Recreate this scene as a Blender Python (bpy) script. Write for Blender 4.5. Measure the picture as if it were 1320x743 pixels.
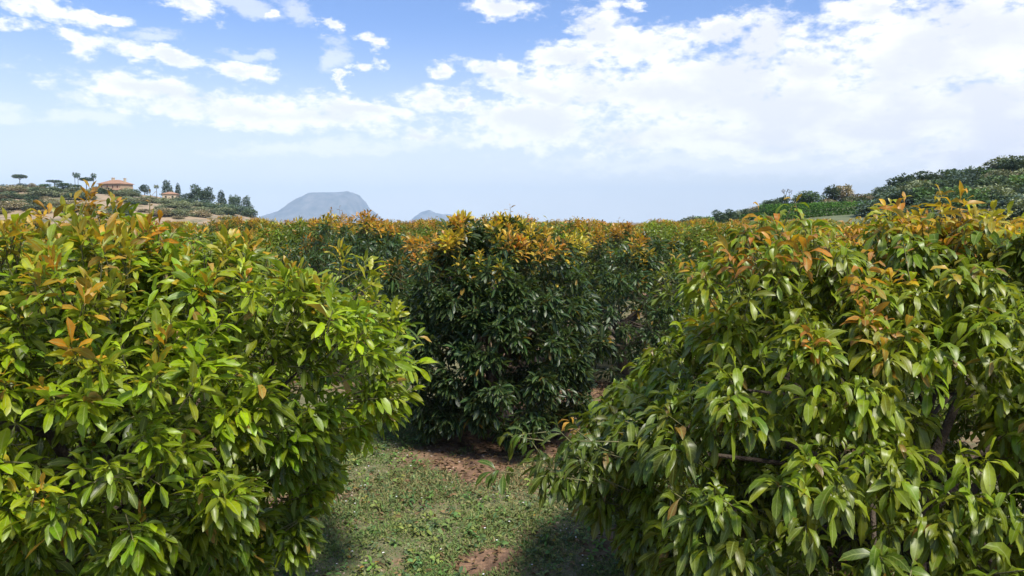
import bpy, math, random
import numpy as np
R = math.radians
for o in list(bpy.data.objects): bpy.data.objects.remove(o)
S = bpy.context.scene
COL = S.collection

# ------------------------------------------------------------------ camera
F = 943.0; HZ = 287.0; CH = 2.8
PITCH = math.atan((371.5 - HZ) / F)
cam = bpy.data.objects.new('camera', bpy.data.cameras.new('camera'))
COL.objects.link(cam); S.camera = cam
cam.data.sensor_width = 36; cam.data.lens = F / 1320 * 36
cam.data.clip_end = 40000; cam.data.clip_start = 0.05
cam.location = (0, 0, CH); cam.rotation_euler = (R(90) - PITCH, 0, 0)

def ray(px, py):
    """direction of a photo pixel, scaled so that y = 1"""
    a = (px - 660) / F; b = (371.5 - py) / F
    c, s = math.cos(PITCH), math.sin(PITCH)
    y = c + b * s; z = -s + b * c
    return a / y, z / y
def at(px, py, Y):
    u, v = ray(px, py)
    return (u * Y, Y, CH + v * Y)

# ------------------------------------------------------------------ light
SUN_EL, SUN_AZ = R(57), R(142)          # azimuth from +Y clockwise: behind the camera, to the right
SKY_STRENGTH = 0.13
S.view_settings.view_transform = 'Standard'; S.view_settings.look = 'None'
S.view_settings.exposure = 0.55; S.view_settings.gamma = 1
sd = bpy.data.lights.new('sun', 'SUN'); sd.energy = 4.2; sd.angle = R(9); sd.color = (1, 0.94, 0.84)
sun = bpy.data.objects.new('sun', sd); COL.objects.link(sun)
sun.rotation_euler = (R(90) - SUN_EL, 0, math.pi - SUN_AZ)
sun.location = (0, 0, 60)

W = bpy.data.worlds.new('World'); S.world = W; W.use_nodes = True
nt = W.node_tree; nt.nodes.clear(); N = nt.nodes; LK = nt.links
def nd(t, **k):
    n = N.new(t)
    for a, b in k.items(): setattr(n, a, b)
    return n
def mth(op, a, b=None, c=None, clamp=False):
    n = nd('ShaderNodeMath', operation=op); n.use_clamp = clamp
    for i, v in enumerate((a, b, c)):
        if v is None: continue
        if isinstance(v, (int, float)): n.inputs[i].default_value = v
        else: LK.new(v, n.inputs[i])
    return n.outputs[0]
sky = nd('ShaderNodeTexSky', sky_type='NISHITA'); sky.sun_disc = False
sky.sun_elevation = SUN_EL; sky.sun_rotation = SUN_AZ
sky.air_density = 1.0; sky.dust_density = 1.6; sky.ozone_density = 1.6; sky.altitude = 100
tc = nd('ShaderNodeTexCoord')
sep = nd('ShaderNodeSeparateXYZ'); LK.new(tc.outputs['Generated'], sep.inputs[0])
az = mth('ARCTAN2', sep.outputs[0], sep.outputs[1]); el = mth('ARCSINE', sep.outputs[2])
zz = mth('ADD', mth('MAXIMUM', sep.outputs[2], 0.0), 0.10)
pl = nd('ShaderNodeCombineXYZ')       # plane at cloud height, for perspective in the texture
LK.new(mth('DIVIDE', sep.outputs[0], zz), pl.inputs[0]); LK.new(mth('DIVIDE', sep.outputs[1], zz), pl.inputs[1])
ae = nd('ShaderNodeCombineXYZ'); LK.new(az, ae.inputs[0]); LK.new(el, ae.inputs[1])
def noise(vec, scale, detail, rough=0.55, dim='3D'):
    n = nd('ShaderNodeTexNoise'); n.inputs['Scale'].default_value = scale
    n.inputs['Detail'].default_value = detail; n.inputs['Roughness'].default_value = rough
    LK.new(vec, n.inputs['Vector']); return n
st = nd('ShaderNodeMapping'); st.inputs['Scale'].default_value = (1, 1.9, 1); LK.new(ae.outputs[0], st.inputs[0])
nA = noise(st.outputs[0], 11, 7, 0.62)
nW = noise(st.outputs[0], 14, 7, .65)
nH = noise(st.outputs[0], 42, 6, .6)
wv = nd('ShaderNodeVectorMath', operation='SUBTRACT'); LK.new(nW.outputs['Color'], wv.inputs[0]); wv.inputs[1].default_value = (.5, .5, .5)
ws = nd('ShaderNodeVectorMath', operation='MULTIPLY'); LK.new(wv.outputs[0], ws.inputs[0]); ws.inputs[1].default_value = (.10, .05, 0)
wp = nd('ShaderNodeVectorMath', operation='ADD'); LK.new(ae.outputs[0], wp.inputs[0]); LK.new(ws.outputs[0], wp.inputs[1])
def field(blobs):
    acc = None
    for (cx, cy, rx, ry, rot) in blobs:
        u, v = ray(cx, cy)
        a = math.atan2(u, 1); e = math.atan2(v, math.hypot(u, 1))
        k = math.cos(a) ** 1.0
        m = nd('ShaderNodeMapping', vector_type='TEXTURE')
        m.inputs['Location'].default_value = (a, e, 0)
        m.inputs['Rotation'].default_value = (0, 0, R(-rot))
        m.inputs['Scale'].default_value = (rx / F * k, ry / F * k, 1)
        LK.new(wp.outputs[0], m.inputs[0])
        l = nd('ShaderNodeVectorMath', operation='LENGTH'); LK.new(m.outputs[0], l.inputs[0])
        acc = l.outputs['Value'] if acc is None else mth('MINIMUM', acc, l.outputs['Value'])
    return acc
thick = [(690,158,95,30,0),(770,40,38,30,20),(830,58,80,26,0),(735,78,45,20,0),(640,92,36,12,10),(700,118,80,22,10),
 (850,120,190,36,4),(930,100,120,38,0),(990,55,45,34,-20),(920,45,38,14,0),(1050,90,70,34,0),(1020,140,200,56,4),(1180,60,110,58,-8),(1270,45,140,68,0),
 (1160,158,230,46,0),(1280,150,120,70,0),(930,178,190,28,3),(1120,12,50,14,0),(1260,205,110,16,0),
 (215,118,92,15,4),(340,143,175,20,2),(470,140,90,13,4),(550,126,36,17,0),(590,133,12,8,0),(545,170,30,9,8),
 (210,76,58,10,10),(310,92,45,10,6),(100,56,26,15,0),(14,30,28,11,6),(60,10,62,11,16),(245,9,38,12,18),(420,34,17,8,15),
 (487,57,17,8,10),(472,88,17,8,-8),(567,91,18,7,0),(650,8,44,12,4),(440,104,8,12,0),(822,7,16,6,0),(125,22,30,7,0),(1320,-60,200,90,0),
 (-120,60,90,25,0),(1480,120,160,90,0),(350,15,8,6,0)]
thin = [(115,150,52,9,0),(425,190,125,9,-2),(560,180,60,8,0),(845,214,85,9,0),(380,14,30,10,30),(190,46,34,7,-8),(320,70,22,6,0),
 (1000,205,260,18,0),(430,78,16,20,20),(310,5,60,9,10),(1150,205,200,22,0),(0,145,30,10,0),(90,125,20,8,0)]
fT = field(thick); fN = field(thin)
na = mth('ADD', mth('MULTIPLY', mth('SUBTRACT', nA.outputs[0], 0.5), 2.2), mth('MULTIPLY', mth('SUBTRACT', nH.outputs[0], 0.5), 2.3))
def ss(v, lo, hi):
    n = nd('ShaderNodeMapRange', interpolation_type='SMOOTHSTEP'); LK.new(v, n.inputs[0])
    n.inputs[1].default_value = lo; n.inputs[2].default_value = hi; n.inputs[3].default_value = 1; n.inputs[4].default_value = 0
    return n.outputs[0]
mT = ss(mth('ADD', fT, na), 0.48, 1.40)
mN = mth('MULTIPLY', ss(mth('ADD', fN, na), 0.3, 1.5), 0.5)
# loose clouds over the part of the sky outside the picture
nB = noise(pl.outputs[0], 0.9, 6)
outside = mth('GREATER_THAN', mth('ABSOLUTE', mth('SUBTRACT', az, 0.0)), 0.95)
outside = mth('MAXIMUM', outside, mth('GREATER_THAN', el, 0.62))
mB = mth('MULTIPLY', mth('MULTIPLY', mth('SUBTRACT', 1, ss(nB.outputs[0], 0.52, 0.68)), outside), 0.8)
mask = mth('MAXIMUM', mth('MAXIMUM', mT, mN), mB)
# thin high veil that whitens the low sky
veil = mth('MULTIPLY', ss(el, 0.0, 0.27), mth('ADD', mth('MULTIPLY', nA.outputs[0], .25), .78))
vm = nd('ShaderNodeMix', data_type='RGBA')
# cloud tone: bright, with soft grey-lilac bases inside the thick bank
nG = noise(st.outputs[0], 8, 5)
gr = ss(mth('ADD', mth('MULTIPLY', nG.outputs[0], 1.6), mth('MULTIPLY', fT, 0.6)), 0.85, 1.30)
cm = nd('ShaderNodeMix', data_type='RGBA')
cm.inputs['A'].default_value = (0.86, 0.86, 0.88, 1); cm.inputs['B'].default_value = (0.62, 0.64, 0.72, 1)
LK.new(mth('MULTIPLY', gr, 0.7), cm.inputs['Factor'])
tint = nd('ShaderNodeMix', data_type='RGBA', blend_type='MULTIPLY'); tint.inputs['Factor'].default_value = 1
LK.new(sky.outputs[0], tint.inputs['A'])
TS = SKY_STRENGTH
tint.inputs['B'].default_value = (TS*.77, TS*.87, TS*1.12, 1)
fin = nd('ShaderNodeMix', data_type='RGBA')
LK.new(veil, vm.inputs['Factor']); LK.new(tint.outputs['Result'], vm.inputs['A']); vm.inputs['B'].default_value = (.74, .75, .75, 1)
LK.new(mth('MULTIPLY', mask, 0.95), fin.inputs['Factor']); LK.new(vm.outputs['Result'], fin.inputs['A']); LK.new(cm.outputs['Result'], fin.inputs['B'])
# Background strength stays at the sky's own strength; the cloud colour is divided by it
dv = nd('ShaderNodeMix', data_type='RGBA', blend_type='MULTIPLY'); dv.inputs['Factor'].default_value = 1
LK.new(fin.outputs['Result'], dv.inputs['A']); dv.inputs['B'].default_value = (1/TS, 1/TS, 1/TS, 1)
bg = nd('ShaderNodeBackground'); bg.inputs[1].default_value = SKY_STRENGTH
LK.new(dv.outputs['Result'], bg.inputs[0])
wo = nd('ShaderNodeOutputWorld'); LK.new(bg.outputs[0], wo.inputs[0])
S.cycles.volume_bounces = 0

# ------------------------------------------------------------------ helpers
def tag(o, label=None, cat=None, group=None, kind=None):
    if label: o['label'] = label
    if cat: o['category'] = cat
    if group: o['group'] = group
    if kind: o['kind'] = kind
    return o
def empty(name, loc, rz=0, sc=None):
    o = bpy.data.objects.new(name, None); COL.objects.link(o)
    o.empty_display_size = 0.2; o.location = loc; o.rotation_euler = (0, 0, rz)
    if sc is not None: o.scale = sc
    return o
def copy_tree(o, parent=None):
    c = o.copy(); COL.objects.link(c)
    if parent is not None: c.parent = parent
    for ch in list(o.children): copy_tree(ch, c)
    return c
def mesh_np(name, V, faces_list, mat, parent=None, smooth=True, tint=None, uv=None, loc=None):
    """faces_list: list of int arrays (n, k)"""
    me = bpy.data.meshes.new(name)
    V = np.asarray(V, np.float32)
    loops = np.concatenate([f.ravel() for f in faces_list]).astype(np.int32)
    sizes = np.concatenate([np.full(len(f), f.shape[1], np.int32) for f in faces_list])
    starts = np.concatenate([[0], np.cumsum(sizes)[:-1]]).astype(np.int32)
    me.vertices.add(len(V)); me.vertices.foreach_set('co', V.ravel())
    me.loops.add(len(loops)); me.loops.foreach_set('vertex_index', loops)
    me.polygons.add(len(sizes)); me.polygons.foreach_set('loop_start', starts); me.polygons.foreach_set('loop_total', sizes)
    me.polygons.foreach_set('use_smooth', np.full(len(sizes), smooth))
    if tint is not None:
        a = me.attributes.new('tint', 'FLOAT_COLOR', 'POINT')
        t = np.ones((len(V), 4), np.float32); t[:, :3] = tint; a.data.foreach_set('color', t.ravel())
    if uv is not None:
        a = me.attributes.new('leafuv', 'FLOAT2', 'POINT')
        a.data.foreach_set('vector', np.asarray(uv, np.float32).ravel())
    me.update(calc_edges=True)
    me.materials.append(mat)
    o = bpy.data.objects.new(name, me); COL.objects.link(o)
    if parent is not None: o.parent = parent
    if loc is not None: o.location = loc
    return o
class MB:
    def __init__(s): s.v = []; s.f = []
    def add(s, vs, fs):
        b = len(s.v); s.v += [tuple(v) for v in vs]; s.f += [[b + i for i in f] for f in fs]
    def box(s, x0, x1, y0, y1, z0, z1):
        s.add([(x0,y0,z0),(x1,y0,z0),(x1,y1,z0),(x0,y1,z0),(x0,y0,z1),(x1,y0,z1),(x1,y1,z1),(x0,y1,z1)],
              [[0,3,2,1],[4,5,6,7],[0,1,5,4],[1,2,6,5],[2,3,7,6],[3,0,4,7]])
    def tube(s, pts, rad, n=6):
        pts = [np.array(p, float) for p in pts]; b = len(s.v)
        for i, p in enumerate(pts):
            d = pts[min(i+1, len(pts)-1)] - pts[max(i-1, 0)]; d /= np.linalg.norm(d) + 1e-9
            a = np.cross(d, (0.3, 0.9, 0.2)); a /= np.linalg.norm(a); c = np.cross(d, a)
            for k in range(n):
                t = 2*math.pi*k/n; s.v.append(tuple(p + rad[i]*(a*math.cos(t) + c*math.sin(t))))
        for i in range(len(pts)-1):
            for k in range(n):
                s.f.append([b+i*n+k, b+i*n+(k+1) % n, b+(i+1)*n+(k+1) % n, b+(i+1)*n+k])
        s.f.append([b+(len(pts)-1)*n+k for k in range(n)])
    def build(s, name, mat, parent=None, smooth=False, loc=None):
        me = bpy.data.meshes.new(name); me.from_pydata(s.v, [], s.f)
        me.polygons.foreach_set('use_smooth', [smooth]*len(me.polygons)); me.materials.append(mat); me.update()
        o = bpy.data.objects.new(name, me); COL.objects.link(o)
        if parent is not None: o.parent = parent
        if loc is not None: o.location = loc
        return o
def sines(seed, k=14, lo=0.6, hi=4.0):
    g = np.random.default_rng(seed)
    D = g.normal(size=(k, 3)); D /= np.linalg.norm(D, axis=1)[:, None]
    fr = np.exp(g.uniform(math.log(lo), math.log(hi), k)); ph = g.uniform(0, 6.28, k); am = (1/fr)**0.6; am /= np.sqrt((am**2).sum()/2)
    def f(P):
        P = np.asarray(P, float); a = 0
        for i in range(k): a = a + am[i]*np.sin((P @ D[i])*fr[i] + ph[i])
        return a
    return f
def nrm(a): return a / (np.linalg.norm(a, axis=-1, keepdims=True) + 1e-9)

# ------------------------------------------------------------------ materials
def newmat(name):
    m = bpy.data.materials.new(name); m.use_nodes = True
    t = m.node_tree; t.nodes.clear(); return m, t
def P(t, **k):
    b = t.nodes.new('ShaderNodeBsdfPrincipled')
    for a, v in k.items(): b.inputs[a].default_value = v
    return b
def leaf_mat(name, rough=0.4, transl=0.28, veins=True, spec=0.5, vary=0.25):
    m, t = newmat(name); n = t.nodes; l = t.links
    at_ = n.new('ShaderNodeAttribute'); at_.attribute_name = 'tint'
    oi = n.new('ShaderNodeObjectInfo')
    hs = n.new('ShaderNodeHueSaturation'); l.new(at_.outputs['Color'], hs.inputs['Color'])
    mr = n.new('ShaderNodeMapRange'); l.new(oi.outputs['Random'], mr.inputs[0]); mr.inputs[3].default_value = 1-vary; mr.inputs[4].default_value = 1+vary
    l.new(mr.outputs[0], hs.inputs['Value'])
    col = hs.outputs[0]
    # blotchy wear on the blade
    ge = n.new('ShaderNodeNewGeometry')
    nz = n.new('ShaderNodeTexNoise'); nz.inputs['Scale'].default_value = 30; nz.inputs['Detail'].default_value = 3; l.new(ge.outputs['Position'], nz.inputs['Vector'])
    m1 = n.new('ShaderNodeMapRange'); l.new(nz.outputs[0], m1.inputs[0]); m1.inputs[1].default_value = .3; m1.inputs[2].default_value = .7; m1.inputs[3].default_value = .78; m1.inputs[4].default_value = 1.18
    mu = n.new('ShaderNodeVectorMath'); mu.operation = 'SCALE'; l.new(col, mu.inputs[0]); l.new(m1.outputs[0], mu.inputs['Scale']); col = mu.outputs[0]
    if veins:      # brown blemishes and dry edges
        n5 = n.new('ShaderNodeTexNoise'); n5.inputs['Scale'].default_value = 42; n5.inputs['Detail'].default_value = 4; l.new(ge.outputs['Position'], n5.inputs['Vector'])
        m5 = n.new('ShaderNodeMapRange'); l.new(n5.outputs[0], m5.inputs[0]); m5.inputs[1].default_value = .64; m5.inputs[2].default_value = .72; m5.inputs[4].default_value = .75
        x5 = n.new('ShaderNodeMix'); x5.data_type = 'RGBA'; l.new(m5.outputs[0], x5.inputs['Factor']); l.new(col, x5.inputs['A']); x5.inputs['B'].default_value = (.13, .075, .02, 1); col = x5.outputs['Result']
        ua = n.new('ShaderNodeAttribute'); ua.attribute_name = 'leafuv'
        sp = n.new('ShaderNodeSeparateXYZ'); l.new(ua.outputs['Vector'], sp.inputs[0])
        ab = n.new('ShaderNodeMath'); ab.operation = 'ABSOLUTE'; l.new(sp.outputs[0], ab.inputs[0])
        r1 = n.new('ShaderNodeMapRange'); l.new(ab.outputs[0], r1.inputs[0]); r1.inputs[1].default_value = .05; r1.inputs[2].default_value = .16; r1.inputs[3].default_value = .55; r1.inputs[4].default_value = 0
        # side veins
        a2 = n.new('ShaderNodeMath'); a2.operation = 'MULTIPLY_ADD'; l.new(ab.outputs[0], a2.inputs[0]); a2.inputs[1].default_value = -.12; l.new(sp.outputs[1], a2.inputs[2])
        sn = n.new('ShaderNodeMath'); sn.operation = 'SINE'
        a3 = n.new('ShaderNodeMath'); a3.operation = 'MULTIPLY'; l.new(a2.outputs[0], a3.inputs[0]); a3.inputs[1].default_value = 62; l.new(a3.outputs[0], sn.inputs[0])
        r2 = n.new('ShaderNodeMapRange'); l.new(sn.outputs[0], r2.inputs[0]); r2.inputs[1].default_value = .82; r2.inputs[2].default_value = 1; r2.inputs[4].default_value = .22
        mx = n.new('ShaderNodeMath'); mx.operation = 'MAXIMUM'; l.new(r1.outputs[0], mx.inputs[0]); l.new(r2.outputs[0], mx.inputs[1])
        mc = n.new('ShaderNodeMix'); mc.data_type = 'RGBA'; l.new(mx.outputs[0], mc.inputs['Factor']); l.new(col, mc.inputs['A']); mc.inputs['B'].default_value = (.30, .36, .10, 1)
        col = mc.outputs['Result']
    # paler underside
    bf = n.new('ShaderNodeMix'); bf.data_type = 'RGBA'; l.new(col, bf.inputs['A']); bf.inputs['B'].default_value = (.16, .20, .10, 1)
    bm = n.new('ShaderNodeMath'); bm.operation = 'MULTIPLY'; l.new(ge.outputs['Backfacing'], bm.inputs[0]); bm.inputs[1].default_value = .16
    l.new(bm.outputs[0], bf.inputs['Factor']); col = bf.outputs['Result']
    b = P(t, Roughness=rough); b.inputs['Specular IOR Level'].default_value = spec; l.new(col, b.inputs['Base Color'])
    tr = n.new('ShaderNodeBsdfTranslucent')
    tm = n.new('ShaderNodeMix'); tm.data_type = 'RGBA'; tm.blend_type = 'MULTIPLY'; tm.inputs['Factor'].default_value = 1
    l.new(col, tm.inputs['A']); tm.inputs['B'].default_value = (1.9, 1.8, .6, 1); l.new(tm.outputs['Result'], tr.inputs[0])
    ms = n.new('ShaderNodeMixShader'); ms.inputs[0].default_value = transl; l.new(b.outputs[0], ms.inputs[1]); l.new(tr.outputs[0], ms.inputs[2])
    o = n.new('ShaderNodeOutputMaterial'); l.new(ms.outputs[0], o.inputs[0])
    return m
def noisy(name, cols, scale=4, rough=.9, detail=6, bump=.3, bscale=None, coord='Object'):
    m, t = newmat(name); n = t.nodes; l = t.links
    c = n.new('ShaderNodeTexCoord')
    nz = n.new('ShaderNodeTexNoise'); nz.inputs['Scale'].default_value = scale; nz.inputs['Detail'].default_value = detail; nz.inputs['Roughness'].default_value = .6
    l.new(c.outputs[coord], nz.inputs[0])
    r = n.new('ShaderNodeValToRGB'); l.new(nz.outputs[0], r.inputs[0])
    e = r.color_ramp.elements
    while len(e) < len(cols): e.new(.5)
    for i, cc in enumerate(cols):
        e[i].position = .3 + .4*i/max(1, len(cols)-1); e[i].color = (*cc, 1)
    b = P(t, Roughness=rough); l.new(r.outputs[0], b.inputs['Base Color'])
    if bump:
        n2 = n.new('ShaderNodeTexNoise'); n2.inputs['Scale'].default_value = bscale or scale*5; n2.inputs['Detail'].default_value = 5; l.new(c.outputs[coord], n2.inputs[0])
        bp = n.new('ShaderNodeBump'); bp.inputs['Strength'].default_value = bump; bp.inputs['Distance'].default_value = .05; l.new(n2.outputs[0], bp.inputs['Height']); l.new(bp.outputs[0], b.inputs['Normal'])
    o = n.new('ShaderNodeOutputMaterial'); l.new(b.outputs[0], o.inputs[0]); return m

M_leaf = leaf_mat('avocado_leaf', rough=.40, transl=.30, spec=.45)
M_young = leaf_mat('young_leaf', rough=.45, transl=.35, vary=.12)
M_far = leaf_mat('far_leaf', rough=.75, transl=.12, veins=False, spec=.2, vary=.32)
M_dead = leaf_mat('dead_leaf', rough=.8, transl=.05, spec=.2, vary=0)
M_grass = leaf_mat('grass_blade', rough=.7, transl=.2, veins=False, spec=.25, vary=0)
M_bark = noisy('bark', [(.05,.037,.027), (.12,.092,.066)], 14, bump=.6)
M_twig = noisy('twig', [(.10,.11,.04), (.19,.17,.07)], 12, bump=.2)

# ------------------------------------------------------------------ leaves
ST_FINE = (np.array([0, .12, .24, .42, .64, .85, 1.]), np.array([0, .08, .34, .80, 1.0, .66, 0]))
ST_MED = (np.array([0, .14, .44, .76, 1.]), np.array([0, .08, .85, .90, 0]))
ST_LOW = (np.array([0, .45, 1.]), np.array([0, 1., 0]))
def leaves(base, d, L, Wd, tint, g, st=ST_MED, droop=.9, fold=.28, roll=.68, wave=.13):
    """one curved, folded blade for each row of base; returns V, faces, tint, uv"""
    ts, ws_ = st; n = len(base); K = len(ts)
    d = nrm(d)
    s = nrm(np.cross(d, np.array([0, 0, 1.])) + 1e-4)
    up = np.cross(s, d); a = g.normal(0, roll, n)[:, None]
    s = s*np.cos(a) + up*np.sin(a)
    dr = (np.full(n, droop) * g.uniform(.5, 1.5, n))[:, None]
    pos = base.copy(); mids = [pos]; dirs = [d]
    for k in range(1, K):
        dt = ts[k]-ts[k-1]; tm = (ts[k]+ts[k-1])/2
        dk = nrm(d + np.array([0, 0, -1.])*dr*tm*1.6)
        pos = pos + dk*(L[:, None]*dt); mids.append(pos); dirs.append(dk)
    V = []; U = []
    per = 2 + 3*(K-2)
    for k in range(K):
        if k in (0, K-1):
            V.append(mids[k]); U.append(np.tile([0, ts[k]], (n, 1)))
        else:
            w = (Wd*ws_[k])[:, None]; nk = nrm(np.cross(s, dirs[k]))
            q = g.normal(0, wave, (2, n))[:, :, None]
            V.append(mids[k] - s*w*.5 + nk*w*(fold*.5+q[0])); U.append(np.tile([-1, ts[k]], (n, 1)))
            V.append(mids[k]); U.append(np.tile([0, ts[k]], (n, 1)))
            V.append(mids[k] + s*w*.5 + nk*w*(fold*.5+q[1])); U.append(np.tile([1, ts[k]], (n, 1)))
    V = np.stack(V, 1).reshape(-1, 3); U = np.stack(U, 1).reshape(-1, 2)
    o = (np.arange(n)*per)[:, None]
    tris = [[0, 2, 1], [0, 3, 2]]; last = per-1; b = last-3
    tris += [[b, b+1, last], [b+1, b+2, last]]
    quads = []
    for k in range(K-3):
        c = 1+3*k
        quads += [[c, c+1, c+4, c+3], [c+1, c+2, c+5, c+4]]
    fl = [(o[:, :, None] + np.array(tris)[None]).reshape(-1, 3)]
    if quads: fl.append((o[:, :, None] + np.array(quads)[None]).reshape(-1, 4))
    return V, fl, np.repeat(tint, per, 0), U
def merge(parts):
    V, F3, F4, T, U = [], [], [], [], []; b = 0
    for v, fl, t, u in parts:
        V.append(v); T.append(t); U.append(u)
        for f in fl: (F3 if f.shape[1] == 3 else F4).append(f+b)
        b += len(v)
    return np.concatenate(V), [np.concatenate(x) for x in (F3, F4) if x], np.concatenate(T), np.concatenate(U)
def rosettes(tips, ax, g, per, L0, tint_fn, st, ang=(35, 100), back=.14, droop=.9, wl=.275, lvar=.26):
    n = len(tips); ax = nrm(ax)
    a = nrm(np.cross(ax, g.normal(size=(n, 3)))); b = np.cross(ax, a)
    ph0 = g.uniform(0, 6.28, n); B, D, LL, TT = [], [], [], []
    size = g.uniform(.68, 1.2, n); tn = tint_fn(n)*(1+g.normal(0, .07, (n, 3)).clip(-.2, .2))*g.uniform(.8, 1.2, (n, 1))
    for k in range(per):
        q = k/(per-1)
        keep = g.random(n) > .10
        ph = ph0 + k*2.39996 + g.normal(0, .2, n); th = np.radians(ang[0]+(ang[1]-ang[0])*q + g.normal(0, 11, n))
        d = ax*np.cos(th)[:, None] + (a*np.cos(ph)[:, None] + b*np.sin(ph)[:, None])*np.sin(th)[:, None]
        B.append((tips - ax*(back*q))[keep]); D.append(d[keep])
        LL.append((L0*size*(.62+.5*math.sin(math.pi*min(1, .25+.7*q)))*g.uniform(1-lvar, 1+lvar, n))[keep])
        tk = tn*g.uniform(.75, 1.25, (n, 1))*g.uniform(.92, 1.08, (n, 3))
        old = g.random(n) < .014; tk[old] = np.array([.28, .17, .03])*g.uniform(.6, 1.2, (old.sum(), 1)); TT.append(tk[keep])
    B = np.concatenate(B); D = np.concatenate(D); LL = np.concatenate(LL); TT = np.concatenate(TT)
    return leaves(B, D, LL, LL*wl*g.uniform(.85, 1.15, len(LL)), TT, g, st, droop)

def sticks(A, B, r0, r1, mat, name, parent, k=3):
    """thin tapering rods A -> B"""
    A = np.asarray(A); B = np.asarray(B); n = len(A); d = nrm(B-A)
    a = nrm(np.cross(d, np.array([.31, .87, .2]))); b = np.cross(d, a); V = []
    r0 = np.broadcast_to(r0, n); r1 = np.broadcast_to(r1, n)
    for (p, r) in ((A, r0), (B, r1)):
        for i in range(k):
            t = 2*math.pi*i/k; V.append(p + (a*math.cos(t)+b*math.sin(t))*r[:, None])
    V = np.stack(V, 1).reshape(-1, 3)
    f = np.array([[i, (i+1) % k, k+(i+1) % k, k+i] for i in range(k)])
    return mesh_np(name, V, [((np.arange(n)*2*k)[:, None, None] + f[None]).reshape(-1, 4)], mat, parent)

def profile_sample(prof, n, g, inner=.3):
    P_ = np.array([(r, z) for z, r in prof], float); seg = np.diff(P_, axis=0); ln = np.hypot(seg[:, 0], seg[:, 1])
    wt = ln*(P_[:-1, 0]+P_[1:, 0]+.25); wt /= wt.sum(); i = g.choice(len(seg), n, p=wt); t = g.random(n)
    r = P_[i, 0]+seg[i, 0]*t; z = P_[i, 1]+seg[i, 1]*t
    nx = seg[i, 1]/ln[i]; nz = -seg[i, 0]/ln[i]
    ph = g.uniform(0, 2*math.pi, n)
    return r, z, ph, nx, nz

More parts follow.
